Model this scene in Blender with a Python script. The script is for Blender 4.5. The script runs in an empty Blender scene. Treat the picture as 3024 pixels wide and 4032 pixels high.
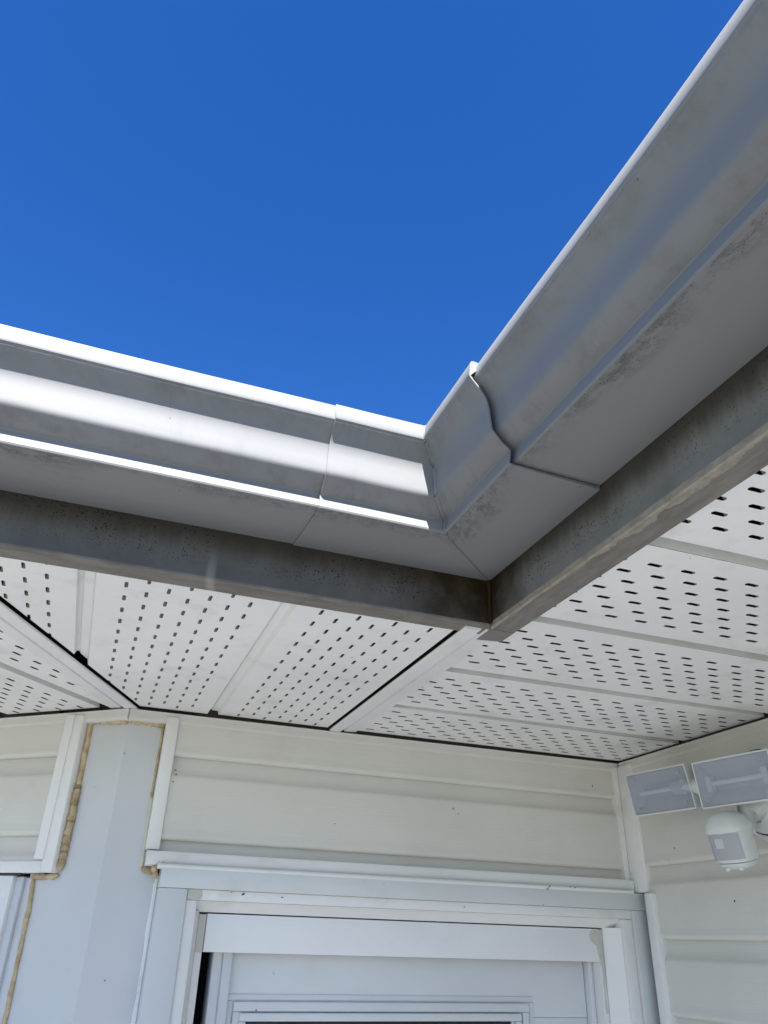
import bpy, bmesh, math, random
from mathutils import Vector, Matrix
random.seed(7)
R = math.radians
U = 0.35            # metres per layout unit (soffit is one unit above the lens)
ZC = 1.95           # lens height
scene = bpy.context.scene
col = scene.collection

# ------------------------------------------------------------------ camera
cam = bpy.data.cameras.new('camera')
cam_o = bpy.data.objects.new('camera', cam)
col.objects.link(cam_o)
right = Vector((0.9380733, -0.34537363, 0.02712099))
down = Vector((0.19185859, 0.45273151, -0.87076085))
fwd = Vector((0.28845931, 0.8220409, 0.49095824))
m = Matrix((right, -down, -fwd)).transposed().to_4x4()
m.translation = (0, 0, ZC)
cam_o.matrix_world = m
cam.sensor_fit = 'VERTICAL'
cam.sensor_height = 24.0
cam.lens = 3000.0 / 4032.0 * 24.0
cam.clip_start = 0.01
cam.clip_end = 2000
scene.camera = cam_o

# ------------------------------------------------------------------ sky, sun, exposure
SUN = Vector((-0.27, -0.86, 1.0)).normalized()
world = bpy.data.worlds.new('World')
scene.world = world
world.use_nodes = True
wn = world.node_tree
bg = wn.nodes['Background']
sky = wn.nodes.new('ShaderNodeTexSky')
sky.sky_type = 'NISHITA'
sky.sun_disc = False
sky.sun_elevation = math.asin(SUN.z)
sky.sun_rotation = math.atan2(SUN.x, SUN.y)
sky.altitude = 300
sky.air_density = 1.0
sky.dust_density = 0.3
sky.ozone_density = 3.0
hs = wn.nodes.new('ShaderNodeHueSaturation')
hs.inputs['Saturation'].default_value = 1.34
hs.inputs['Hue'].default_value = 0.514
wn.links.new(sky.outputs[0], hs.inputs['Color'])
wn.links.new(hs.outputs[0], bg.inputs['Color'])
bg.inputs['Strength'].default_value = 0.056
sl = bpy.data.lights.new('sun', 'SUN')
sl.energy = 5.0
sl.angle = R(0.53)
sl.color = (1.0, 0.975, 0.94)
so = bpy.data.objects.new('sun', sl)
col.objects.link(so)
so.rotation_euler = SUN.to_track_quat('Z', 'Y').to_euler()
so.location = (0, -3, 8)
scene.view_settings.view_transform = 'Standard'
scene.view_settings.look = 'None'
scene.view_settings.gamma = 1.0
scene.view_settings.use_curve_mapping = False
scene.view_settings.exposure = 2.07
scene.cycles.max_bounces = 10
scene.cycles.diffuse_bounces = 4

# ------------------------------------------------------------------ helpers
WL = {}
def W(p): return Vector((p[0] * U, p[1] * U, p[2] * U + ZC))

class MB:
    """collects vertices and faces in layout units, with an optional (s, d, z) profile attribute"""
    def __init__(s): s.v = []; s.f = []; s.a = []
    def add(s, vs, fs, at=None):
        n = len(s.v); s.v += [tuple(q) for q in vs]; s.f += [tuple(i + n for i in f) for f in fs]
        s.a += list(at) if at else [(0, 0, 0)] * len(vs)

def tag(o, label=None, cat=None, group=None, kind=None):
    if label: o['label'] = label
    if cat: o['category'] = cat
    if group: o['group'] = group
    if kind: o['kind'] = kind
    return o

def empty(name, p, label, cat, group=None):
    o = bpy.data.objects.new(name, None)
    o.empty_display_size = 0.05
    o.location = W(p); WL[o.name] = W(p)
    col.objects.link(o)
    return tag(o, label, cat, group, 'thing')

def build(name, mb, mat, parent=None, smooth=0, bevel=0, recalc=True, clips=(), seg=2):
    me = bpy.data.meshes.new(name)
    vs = [W(p) for p in mb.v]
    lo = Vector((min(v.x for v in vs), min(v.y for v in vs), min(v.z for v in vs)))
    hi = Vector((max(v.x for v in vs), max(v.y for v in vs), max(v.z for v in vs)))
    c = Vector(((lo.x + hi.x) / 2, (lo.y + hi.y) / 2, lo.z))
    me.from_pydata([v - c for v in vs], [], mb.f)
    at = me.attributes.new('prof', 'FLOAT_VECTOR', 'POINT')
    flat = [x for q in mb.a for x in q]
    at.data.foreach_set('vector', flat)
    bm = bmesh.new(); bm.from_mesh(me)
    if clips:
        for (p, n) in clips:
            g = bm.verts[:] + bm.edges[:] + bm.faces[:]
            bmesh.ops.bisect_plane(bm, geom=g, plane_co=W((p[0], p[1], 1)) - c, plane_no=Vector((n[0], n[1], 0)), clear_outer=True)
    if recalc: bmesh.ops.recalc_face_normals(bm, faces=bm.faces[:])
    if bevel:
        es = [e for e in bm.edges if len(e.link_faces) == 2 and e.calc_face_angle(0) > 0.6]
        bmesh.ops.bevel(bm, geom=es, offset=bevel * U, segments=seg, profile=0.5, affect='EDGES', clamp_overlap=True)
    bm.to_mesh(me); bm.free()
    if smooth:
        for p in me.polygons: p.use_smooth = True
        try: me.set_sharp_from_angle(angle=R(smooth))
        except Exception: pass
    me.materials.append(mat)
    o = bpy.data.objects.new(name, me)
    col.objects.link(o)
    o.location = c; WL[o.name] = c.copy()
    if parent is not None:
        o.parent = parent
        o.location = c - WL[parent.name]
    return o

class Fr:
    """vertical reference plane: a runs along it, o leaves it outward"""
    def __init__(s, o, u, n): s.o, s.u, s.n = o, u, n
    def p(s, a, o, z): return (s.o[0] + s.u[0] * a + s.n[0] * o, s.o[1] + s.u[1] * a + s.n[1] * o, z)
FB = Fr((0, 4.07), (1, 0), (0, -1))
FC = Fr((3.015, 0), (0, 1), (-1, 0))
EA = (0.107, 4.07)
AA = R(40)
FA = Fr(EA, (-math.cos(AA), math.sin(AA)), (-math.sin(AA), -math.cos(AA)))

def box(mb, fr, a0, a1, o0, o1, z0, z1):
    vs = [fr.p(a, o, z) for z in (z0, z1) for o in (o0, o1) for a in (a0, a1)]
    mb.add(vs, [(0, 1, 3, 2), (4, 6, 7, 5), (0, 4, 5, 1), (2, 3, 7, 6), (0, 2, 6, 4), (1, 5, 7, 3)],
           [(a, o, z) for z in (z0, z1) for o in (o0, o1) for a in (a0, a1)])

def extr(mb, fr, prof, a0, a1, cuts=1):
    """closed (off, z) profile pushed along a"""
    n = len(prof); vs = []; at = []; fs = []
    for k in range(cuts + 1):
        a = a0 + (a1 - a0) * k / cuts
        for (o, z) in prof: vs.append(fr.p(a, o, z)); at.append((a, o, z))
    for k in range(cuts):
        for i in range(n):
            j = (i + 1) % n
            fs.append((k * n + i, k * n + j, (k + 1) * n + j, (k + 1) * n + i))
    fs.append(tuple(range(n))); fs.append(tuple(cuts * n + i for i in reversed(range(n))))
    mb.add(vs, fs, at)

def prism(mb, fr, poly, o0, o1):
    """closed (a, z) outline pushed along the outward direction"""
    n = len(poly)
    vs = [fr.p(a, o0, z) for a, z in poly] + [fr.p(a, o1, z) for a, z in poly]
    fs = [tuple(range(n)), tuple(n + i for i in reversed(range(n)))]
    for i in range(n): fs.append((i, (i + 1) % n, n + (i + 1) % n, n + i))
    mb.add(vs, fs, [(a, o0, z) for a, z in poly] + [(a, o1, z) for a, z in poly])

def sweep(mb, path, normals, prof, start=0.0, cuts=None, wob=0.0):
    """closed (d, z) profile carried along plan points; normals[i] already holds the mitre scale"""
    n = len(prof); vs = []; at = []; fs = []; s = start
    pts = []
    for i, p in enumerate(path):
        if i:
            q = path[i - 1]
            L = math.hypot(p[0] - q[0], p[1] - q[1])
            k = max(1, int(L / 0.08)) if cuts is None else cuts
            for t in range(1, k + 1):
                w = t / k
                pts.append((q[0] + (p[0] - q[0]) * w, q[1] + (p[1] - q[1]) * w,
                            normals[i - 1][0] + (normals[i][0] - normals[i - 1][0]) * w,
                            normals[i - 1][1] + (normals[i][1] - normals[i - 1][1]) * w, s + L * w))
            s += L
        else:
            pts.append((p[0], p[1], normals[0][0], normals[0][1], s))
    for (x, y, nx, ny, ss) in pts:
        for q in prof:
            d, z = q[0], q[1]
            k = wob * min(1.0, max(0.0, d) / 0.3)
            d2 = d + k * (math.sin(ss * 2.9 + 1.3) + 0.7 * math.sin(ss * 6.1 + z * 9))
            z2 = z + k * 0.8 * math.sin(ss * 2.1 + 0.4) + k * 0.5 * math.sin(ss * 5.3 + d * 4)
            vs.append((x + nx * d2, y + ny * d2, z2)); at.append((ss, q[-2], q[-1]))
    m_ = len(pts)
    for k in range(m_ - 1):
        for i in range(n):
            j = (i + 1) % n
            fs.append((k * n + i, k * n + j, (k + 1) * n + j, (k + 1) * n + i))
    fs.append(tuple(range(n))); fs.append(tuple((m_ - 1) * n + i for i in reversed(range(n))))
    mb.add(vs, fs, at)

def tube(mb, pts, rads, n=8, squash=1.0):
    """irregular bead through 3-D layout points"""
    m_ = len(pts); vs = []; at = []; fs = []; L = 0
    for k in range(m_):
        a = Vector(pts[max(0, k - 1)]); b = Vector(pts[min(m_ - 1, k + 1)])
        if k: L += (Vector(pts[k]) - Vector(pts[k - 1])).length
        t = (b - a).normalized()
        up = Vector((0, 0, 1)) if abs(t.z) < 0.8 else Vector((0.3, -0.95, 0))
        x = t.cross(up).normalized(); y = x.cross(t).normalized()
        for i in range(n):
            an = 2 * math.pi * i / n
            r = rads[k] * (1 + 0.16 * math.sin(3 * an + k * 1.7))
            q = Vector(pts[k]) + x * r * math.cos(an) + y * r * math.sin(an) * squash
            vs.append(tuple(q)); at.append((L, math.cos(an), pts[k][2]))
    for k in range(m_ - 1):
        for i in range(n):
            j = (i + 1) % n
            fs.append((k * n + i, k * n + j, (k + 1) * n + j, (k + 1) * n + i))
    fs.append(tuple(range(n))); fs.append(tuple((m_ - 1) * n + i for i in reversed(range(n))))
    mb.add(vs, fs, at)

# ------------------------------------------------------------------ materials
class NT:
    def __init__(s, name):
        s.m = bpy.data.materials.new(name); s.m.use_nodes = True
        s.t = s.m.node_tree; s.b = s.t.nodes['Principled BSDF']; s.l = s.t.links
    def n(s, kind, **kw):
        x = s.t.nodes.new(kind)
        for k, v in kw.items():
            if hasattr(x, k): setattr(x, k, v)
        return x
    def lk(s, a, b): s.l.new(a, b)
    def put(s, sock, v):
        if isinstance(v, (int, float)): sock.default_value = v
        elif isinstance(v, (tuple, list)): sock.default_value = v if len(v) != 3 or sock.type == 'VECTOR' else (*v, 1)
        else: s.l.new(v, sock)
    def math(s, op, a, b=None, c=None, clamp=False):
        x = s.n('ShaderNodeMath'); x.operation = op; x.use_clamp = clamp
        s.put(x.inputs[0], a)
        if b is not None: s.put(x.inputs[1], b)
        if c is not None: s.put(x.inputs[2], c)
        return x.outputs[0]
    def ramp(s, v, a, b, lo=0.0, hi=1.0):
        x = s.n('ShaderNodeMapRange'); x.clamp = True; x.interpolation_type = 'SMOOTHSTEP'
        s.put(x.inputs['Value'], v); s.put(x.inputs['From Min'], a); s.put(x.inputs['From Max'], b)
        s.put(x.inputs['To Min'], lo); s.put(x.inputs['To Max'], hi)
        return x.outputs['Result']
    def mix(s, f, a, b):
        x = s.n('ShaderNodeMix'); x.data_type = 'RGBA'
        s.put(x.inputs[0], f); s.put(x.inputs[6], a); s.put(x.inputs[7], b)
        return x.outputs[2]
    def prof(s):
        x = s.n('ShaderNodeAttribute'); x.attribute_name = 'prof'; x.attribute_type = 'GEOMETRY'
        y = s.n('ShaderNodeSeparateXYZ'); s.lk(x.outputs['Vector'], y.inputs[0])
        return x.outputs['Vector'], y.outputs[0], y.outputs[1], y.outputs[2]
    def geo(s):
        x = s.n('ShaderNodeNewGeometry'); return x.outputs['Position']
    def scale(s, v, sc):
        x = s.n('ShaderNodeMapping'); s.put(x.inputs['Vector'], v); x.inputs['Scale'].default_value = sc
        return x.outputs[0]
    def noise(s, v, sc, det=4, rough=0.55, dist=0.0):
        x = s.n('ShaderNodeTexNoise'); s.put(x.inputs['Vector'], v)
        x.inputs['Scale'].default_value = sc; x.inputs['Detail'].default_value = det
        x.inputs['Roughness'].default_value = rough; x.inputs['Distortion'].default_value = dist
        return x.outputs['Fac']
    def voro(s, v, sc):
        x = s.n('ShaderNodeTexVoronoi'); s.put(x.inputs['Vector'], v); x.inputs['Scale'].default_value = sc
        return x.outputs['Distance'], x.outputs['Color']
    def specks(s, v, sc, size, keep):
        """small round flecks: about `keep` of the cells carry one"""
        d, c = s.voro(v, sc)
        y = s.n('ShaderNodeSeparateColor'); s.lk(c, y.inputs[0])
        r = s.math('MULTIPLY', s.ramp(y.outputs[1], 0, 1, 0.4, 1.0), size)
        hit = s.math('LESS_THAN', d, r)
        return s.math('MULTIPLY', hit, s.math('LESS_THAN', y.outputs[0], keep))
    def bump(s, h, strength, dist=0.002):
        x = s.n('ShaderNodeBump'); s.put(x.inputs['Height'], h)
        x.inputs['Strength'].default_value = strength; x.inputs['Distance'].default_value = dist
        s.lk(x.outputs[0], s.b.inputs['Normal'])
    def out(s, colr, rough=0.45, spec=0.5, metal=0.0):
        s.put(s.b.inputs['Base Color'], colr); s.put(s.b.inputs['Roughness'], rough)
        s.b.inputs['Specular IOR Level'].default_value = spec; s.b.inputs['Metallic'].default_value = metal
        return s.m

def painted(name, c, rough=0.45, dirt=(0.30, 0.27, 0.22), amt=0.25, spec=0.5, speck=0.04, grain=None, bstr=0.06):
    t = NT(name); g = t.geo()
    big = t.noise(g, 3.1, 3)
    cc = t.mix(t.ramp(big, 0.3, 0.7), tuple(x * 0.94 for x in c), tuple(min(1, x * 1.03) for x in c))
    grime = t.math('MULTIPLY', t.ramp(t.noise(g, 14, 6, 0.65), 0.52, 0.75), amt)
    cc = t.mix(grime, cc, dirt)
    if speck: cc = t.mix(t.math('MULTIPLY', t.specks(g, 55, 0.16, speck), 0.75), cc, tuple(x * 0.35 for x in dirt))
    if grain:
        gr = t.noise(t.scale(g, grain), 1.0, 5, 0.6, 0.4)
        t.bump(gr, bstr, 0.004)
    else:
        t.bump(t.noise(g, 60, 3), bstr, 0.003)
    return t.out(cc, rough, spec)

def gutter_paint(name, c):
    t = NT(name); v, s_, d_, z_ = t.prof(); g = t.geo()
    st = t.n('ShaderNodeCombineXYZ'); t.put(st.inputs[0], t.math('MULTIPLY', s_, 1.0)); t.put(st.inputs[1], d_); t.put(st.inputs[2], z_)
    big = t.noise(g, 2.3, 3)
    cc = t.mix(t.ramp(big, 0.3, 0.7), tuple(x * 0.93 for x in c), tuple(min(1, x * 1.04) for x in c))
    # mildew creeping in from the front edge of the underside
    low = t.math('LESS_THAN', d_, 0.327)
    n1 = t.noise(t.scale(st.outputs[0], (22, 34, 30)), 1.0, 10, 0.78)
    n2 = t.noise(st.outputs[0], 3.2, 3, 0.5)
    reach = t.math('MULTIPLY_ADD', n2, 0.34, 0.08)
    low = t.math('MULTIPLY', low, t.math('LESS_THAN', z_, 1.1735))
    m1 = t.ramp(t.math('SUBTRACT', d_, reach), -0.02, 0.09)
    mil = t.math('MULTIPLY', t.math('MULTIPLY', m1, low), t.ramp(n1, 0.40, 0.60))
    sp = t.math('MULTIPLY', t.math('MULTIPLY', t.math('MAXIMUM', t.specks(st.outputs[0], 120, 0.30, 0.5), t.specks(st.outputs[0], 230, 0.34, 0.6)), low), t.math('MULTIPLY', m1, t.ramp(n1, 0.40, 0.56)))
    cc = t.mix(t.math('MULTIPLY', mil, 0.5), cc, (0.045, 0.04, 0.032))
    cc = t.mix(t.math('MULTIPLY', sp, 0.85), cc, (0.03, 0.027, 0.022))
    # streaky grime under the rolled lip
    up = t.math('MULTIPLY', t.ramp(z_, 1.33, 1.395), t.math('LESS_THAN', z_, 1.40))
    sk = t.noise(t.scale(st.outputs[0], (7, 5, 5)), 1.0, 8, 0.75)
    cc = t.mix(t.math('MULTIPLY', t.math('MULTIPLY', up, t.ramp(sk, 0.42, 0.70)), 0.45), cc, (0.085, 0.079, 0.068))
    # patchy darker tint just above the step, fading upward
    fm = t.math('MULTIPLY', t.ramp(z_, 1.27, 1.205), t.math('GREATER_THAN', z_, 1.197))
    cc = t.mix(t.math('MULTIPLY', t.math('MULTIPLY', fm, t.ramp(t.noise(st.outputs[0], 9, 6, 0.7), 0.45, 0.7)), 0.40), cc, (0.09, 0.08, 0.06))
    # faint drip streaks down the front
    dr = t.noise(t.scale(st.outputs[0], (26, 2.2, 2.2)), 1.0, 5, 0.65)
    cc = t.mix(t.math('MULTIPLY', t.math('MULTIPLY', t.ramp(dr, 0.52, 0.72), t.math('GREATER_THAN', z_, 1.2)), 0.12), cc, (0.08, 0.079, 0.075))
    # stray flecks
    cc = t.mix(t.math('MULTIPLY', t.specks(g, 42, 0.11, 0.10), 0.6), cc, (0.06, 0.055, 0.05))
    # faint dulling of the gloss
    rg = t.ramp(t.noise(g, 7, 4), 0.3, 0.7, 0.52, 0.68)
    wav = t.noise(t.scale(st.outputs[0], (1.6, 9, 9)), 1.0, 2)
    fine = t.noise(g, 210, 2)
    t.bump(t.math('MULTIPLY_ADD', fine, 0.05, wav), 0.16, 0.006)
    return t.out(cc, rg, 0.20)

def fascia_metal(name, c, brown_reach, scrape=False):
    """weathered grey sheet; profile x = distance from the inside corner, y = depth, z = height"""
    t = NT(name); v, q, d_, z_ = t.prof(); g = t.geo()
    big = t.noise(v, 5, 4)
    cc = t.mix(t.ramp(big, 0.3, 0.7), tuple(x * 0.82 for x in c), tuple(x * 1.12 for x in c))
    face = t.math('GREATER_THAN', z_, 1.006)
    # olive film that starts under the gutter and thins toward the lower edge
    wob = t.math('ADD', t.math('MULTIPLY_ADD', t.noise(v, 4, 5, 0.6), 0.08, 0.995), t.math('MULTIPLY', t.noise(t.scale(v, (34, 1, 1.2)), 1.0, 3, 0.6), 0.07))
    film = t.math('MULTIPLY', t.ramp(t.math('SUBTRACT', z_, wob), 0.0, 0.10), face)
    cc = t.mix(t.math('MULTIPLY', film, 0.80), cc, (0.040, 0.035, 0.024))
    # brown rust stain near the corner
    rw = t.math('MULTIPLY_ADD', t.noise(v, 3.5, 5, 0.6), brown_reach, q)
    rust = t.math('MULTIPLY', t.ramp(rw, brown_reach * 1.25, brown_reach * 0.45), face)
    rc = t.mix(t.ramp(t.noise(v, 7, 6, 0.65), 0.38, 0.62), (0.016, 0.008, 0.0025), (0.045, 0.028, 0.009))
    cc = t.mix(t.math('MULTIPLY', rust, 0.9), cc, rc)
    # mildew flecks
    den = t.ramp(t.noise(v, 4, 4, 0.6), 0.28, 0.56)
    sp = t.math('MULTIPLY', t.specks(v, 85, 0.26, 0.5), t.math('MULTIPLY', den, t.ramp(z_, 1.03, 1.09)))
    sp2 = t.math('MULTIPLY', t.specks(v, 170, 0.36, 0.6), t.math('MULTIPLY', den, t.ramp(z_, 1.02, 1.07)))
    near = t.ramp(q, 2.2, 0.3, 0.15, 1.0) if scrape else 1.0
    sp = t.math('MULTIPLY', t.math('MAXIMUM', sp, sp2), near)
    cc = t.mix(t.math('MULTIPLY', sp, 0.9), cc, (0.010, 0.009, 0.008))
    # return flange: chalky grey brown
    fc = t.mix(t.ramp(t.noise(t.scale(v, (6, 26, 1)), 1.0, 6, 0.7), 0.35, 0.65), (0.15, 0.138, 0.12), (0.215, 0.20, 0.175))
    cc = t.mix(t.math('MULTIPLY', t.math('SUBTRACT', 1.0, face), 0.9), cc, fc)
    if scrape:
        edge = t.math('MULTIPLY_ADD', t.noise(t.scale(v, (4.2, 1, 1)), 1.0, 7, 0.62), 0.16, -0.058)
        w = t.math('MULTIPLY', t.ramp(q, 0.25, 1.0, 0.35, 1.0), edge)
        scr = t.math('MULTIPLY', t.ramp(t.math('ADD', d_, w), -0.003, 0.003), t.math('LESS_THAN', z_, 1.014))
        tex = t.noise(t.scale(v, (16, 34, 30)), 1.0, 8, 0.75)
        sc = t.mix(t.ramp(tex, 0.38, 0.60), (0.235, 0.208, 0.17), (0.33, 0.29, 0.235))
        cc = t.mix(t.math('MULTIPLY', scr, 0.9), cc, sc)
    else:
        run = t.math('MULTIPLY', t.ramp(t.math('ABSOLUTE', t.math('SUBTRACT', q, 1.005)), 0.022, 0.004), t.ramp(z_, 1.12, 1.0))
        cc = t.mix(t.math('MULTIPLY', run, 0.2), cc, (0.62, 0.60, 0.58))
    t.bump(t.noise(g, 90, 4), 0.12, 0.003)
    return t.out(cc, t.ramp(t.noise(v, 8, 3), 0.3, 0.7, 0.50, 0.70), 0.12)

M = {}
M['gutter'] = gutter_paint('gutter_paint', (0.194, 0.199, 0.204))
M['fascia_b'] = fascia_metal('fascia_sheet_rusty', (0.105, 0.108, 0.114), 0.75)
M['fascia_c'] = fascia_metal('fascia_sheet_scraped', (0.165, 0.168, 0.165), 0.46, True)
M['soffit'] = painted('soffit_vinyl', (0.785, 0.78, 0.757), 0.5, (0.42, 0.38, 0.32), 0.28, 0.35, 0.02, None, 0.05)
M['dust_shade'] = painted('dusty_shaded_vinyl', (0.26, 0.235, 0.21), 0.7, (0.12, 0.10, 0.08), 0.5, 0.2, 0.0)  # dusty brown, deepened to carry the dimness inside the slots
M['trim'] = painted('white_trim', (0.73, 0.73, 0.725), 0.45, (0.45, 0.40, 0.32), 0.25, 0.4, 0.03)
M['siding'] = painted('siding_vinyl', (0.615, 0.605, 0.57), 0.5, (0.42, 0.38, 0.30), 0.13, 0.35, 0.006, (14, 14, 420), 0.16)
M['column'] = painted('flashing_sheet', (0.55, 0.567, 0.59), 0.42, (0.40, 0.38, 0.34), 0.14, 0.4, 0.015)
M['door'] = painted('door_paint', (0.62, 0.64, 0.67), 0.4, (0.5, 0.46, 0.4), 0.10, 0.4, 0.01)
M['header'] = painted('header_panel', (0.73, 0.735, 0.75), 0.4, (0.5, 0.45, 0.38), 0.10, 0.4, 0.01)
M['casing'] = painted('casing_metal', (0.59, 0.615, 0.625), 0.4, (0.42, 0.38, 0.32), 0.18, 0.4, 0.02)
M['putty'] = painted('grey_putty', (0.52, 0.505, 0.465), 0.75, (0.25, 0.22, 0.18), 0.6, 0.2, 0.2)
M['sheath'] = painted('sheathing', (0.10, 0.085, 0.07), 0.8, amt=0.1)
M['caulk'] = painted('white_caulk', (0.80, 0.80, 0.80), 0.6, (0.35, 0.3, 0.25), 0.3, 0.3, 0.05)

def foam_mat(name, stain):
    t = NT(name); v, s_, c_, z_ = t.prof(); g = t.geo()
    cc = t.mix(t.ramp(t.noise(g, 45, 5, 0.6), 0.3, 0.7), (0.36, 0.265, 0.15), (0.60, 0.49, 0.32))
    if stain:
        w = t.noise(t.scale(g, (10, 10, 95)), 1.0, 4, 0.55, 0.5)
        b = t.math('MULTIPLY', t.ramp(w, 0.50, 0.62), t.ramp(z_, 0.66, 0.60))
        cc = t.mix(t.math('MULTIPLY', b, 0.9), cc, (0.13, 0.075, 0.035))
        cc = t.mix(t.math('MULTIPLY', t.ramp(z_, 0.62, 0.58), 0.35), cc, (0.42, 0.33, 0.20))
    t.bump(t.noise(g, 130, 5, 0.6), 0.5, 0.004)
    return t.out(cc, 0.7, 0.3)
M['foam'] = foam_mat('expanding_foam', False)
M['foam_p'] = painted('pale_foam', (0.62, 0.58, 0.46), 0.7, (0.45, 0.36, 0.2), 0.5, 0.3, 0.0)
M['foam_s'] = foam_mat('expanding_foam_stained', True)
def plain(name, c, rough, spec=0.5, tr=0.0):
    t = NT(name); g = t.geo()
    cc = t.mix(t.ramp(t.noise(g, 30, 3), 0.3, 0.7), tuple(x * 0.95 for x in c), c)
    t.b.inputs['Transmission Weight'].default_value = tr
    return t.out(cc, rough, spec)
M['black'] = plain('dark_gap', (0.004, 0.004, 0.005), 0.9, 0.1)
M['lamp'] = plain('lamp_plastic', (0.60, 0.62, 0.615), 0.32)
M['reflector'] = plain('lamp_reflector', (0.48, 0.50, 0.53), 0.28)
M['seal'] = plain('rubber_seal', (0.03, 0.03, 0.03), 0.6)
M['dirt'] = plain('dirt_speck', (0.06, 0.05, 0.04), 0.9, 0.1)
M['rust'] = plain('rusty_sealant', (0.035, 0.022, 0.009), 0.8, 0.1)
M['clip'] = plain('clip_enamel', (0.70, 0.69, 0.66), 0.4)
def lens_mat():
    t = NT('lamp_lens'); g = t.geo()
    w = t.n('ShaderNodeTexWave'); t.put(w.inputs['Vector'], g); w.inputs['Scale'].default_value = 110
    w.bands_direction = 'Z'
    w2 = t.n('ShaderNodeTexWave'); t.put(w2.inputs['Vector'], g); w2.inputs['Scale'].default_value = 110
    w2.bands_direction = 'Y'
    t.bump(t.math('ADD', w.outputs['Fac'], w2.outputs['Fac']), 0.10, 0.001)
    t.out((0.52, 0.54, 0.56), 0.16, 0.5)
    tr = t.n('ShaderNodeBsdfTransparent'); tr.inputs[0].default_value = (0.93, 0.95, 1.0, 1)
    mx = t.n('ShaderNodeMixShader'); mx.inputs[0].default_value = 0.27
    t.lk(tr.outputs[0], mx.inputs[1]); t.lk(t.b.outputs[0], mx.inputs[2])
    t.lk(mx.outputs[0], t.t.nodes['Material Output'].inputs['Surface'])
    return t.m
M['lens'] = lens_mat()
M['pir'] = plain('sensor_window', (0.36, 0.36, 0.40), 0.2, 0.5, 0.0)
def glass_mat():
    t = NT('window_glass')
    return t.out((0.02, 0.022, 0.025), 0.04, 0.6)
M['glass'] = glass_mat()

# ------------------------------------------------------------------ ground and roof (the setting)
def ground_mat(name, a, b, sc):
    t = NT(name); g = t.geo()
    cc = t.mix(t.ramp(t.noise(g, sc, 8, 0.65), 0.3, 0.7), a, b)
    t.bump(t.noise(g, sc * 20, 5), 0.4, 0.01)
    return t.out(cc, 0.85, 0.3)
GZ = -ZC / U
mb = MB(); mb.add([(-900, -900, GZ), (900, -900, GZ), (900, 900, GZ), (-900, 900, GZ)], [(0, 1, 2, 3)])
tag(build('ground', mb, ground_mat('dry_lawn', (0.085, 0.095, 0.06), (0.14, 0.14, 0.10), 2.0), recalc=False), kind='structure')
mb = MB(); box(mb, FB, -14, 9, -6, 18, GZ + 0.012, GZ + 0.02)
tag(build('patio', mb, ground_mat('pale_concrete', (0.125, 0.126, 0.125), (0.170, 0.170, 0.168), 3.0)), kind='structure')  # unseen paving, put in to bounce sunlight up to the soffit

XF, YF = 1.2316, 2.304          # fascia planes: right eave x, left eave y
HIPX = -0.645                   # where the hip reaches the left eave
hd = (math.cos(R(66)), math.sin(R(66)))
nB = (0.0, -1.0); nC = (-1.0, 0.0); nA = FA.n
def mitre(n1, n2):
    k = 1 + n1[0] * n2[0] + n1[1] * n2[1]
    return ((n1[0] + n2[0]) / k, (n1[1] + n2[1]) / k)
mBC = mitre(nB, nC); mAB = mitre(nA, nB)

mb = MB()
z0 = 1.50; S = 0.34; e = 0.06
cB = (XF + mBC[0] * e, YF + mBC[1] * e)
hB = (HIPX + mAB[0] * e, YF + mAB[1] * e)
def rz(dist): return z0 + S * dist
inn = 4.0
va = (cB[0] + inn, cB[1] + inn, rz(inn))
hb = (hB[0] - mAB[0] * inn, hB[1] - mAB[1] * inn, rz(inn))
th = 0.05
def slab(pts):
    n = len(pts)
    vs = [(x, y, z) for x, y, z in pts] + [(x, y, z + th) for x, y, z in pts]
    mb.add(vs, [tuple(range(n)), tuple(n + i for i in reversed(range(n)))] + [(i, (i + 1) % n, n + (i + 1) % n, n + i) for i in range(n)])
slab([(hB[0], hB[1], z0), (cB[0], cB[1], z0), va, hb])
slab([(cB[0], cB[1], z0), (cB[0], -3.2, z0), (cB[0] + inn, -3.2, rz(inn)), va])
aL = 3.2
slab([(hB[0] + FA.u[0] * aL, hB[1] + FA.u[1] * aL, z0), (hB[0], hB[1], z0), hb,
      (hb[0] + FA.u[0] * aL, hb[1] + FA.u[1] * aL, rz(inn))])

th = 0.04
for (p_, q_) in (((XF - 0.02, -3.02), (XF + 3.4, -3.02)), ((HIPX + FA.u[0] * 3.02, YF + FA.u[1] * 3.02), (HIPX + FA.u[0] * 3.02 - FA.n[0] * 3.4, YF + FA.u[1] * 3.02 - FA.n[1] * 3.4))):  # unseen end panels added to keep daylight out of the attic
    k_ = len(mb.v)
    mb.add([(p_[0], p_[1], 0.99), (q_[0], q_[1], 0.99), (q_[0], q_[1], 2.62), (p_[0], p_[1], 1.5)], [(0, 1, 2, 3)])
tag(build('roof', mb, ground_mat('roof_shingle', (0.06, 0.06, 0.065), (0.12, 0.115, 0.11), 12.0), recalc=False), kind='structure')  # out of view; put in to block sun through the soffit slots

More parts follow.
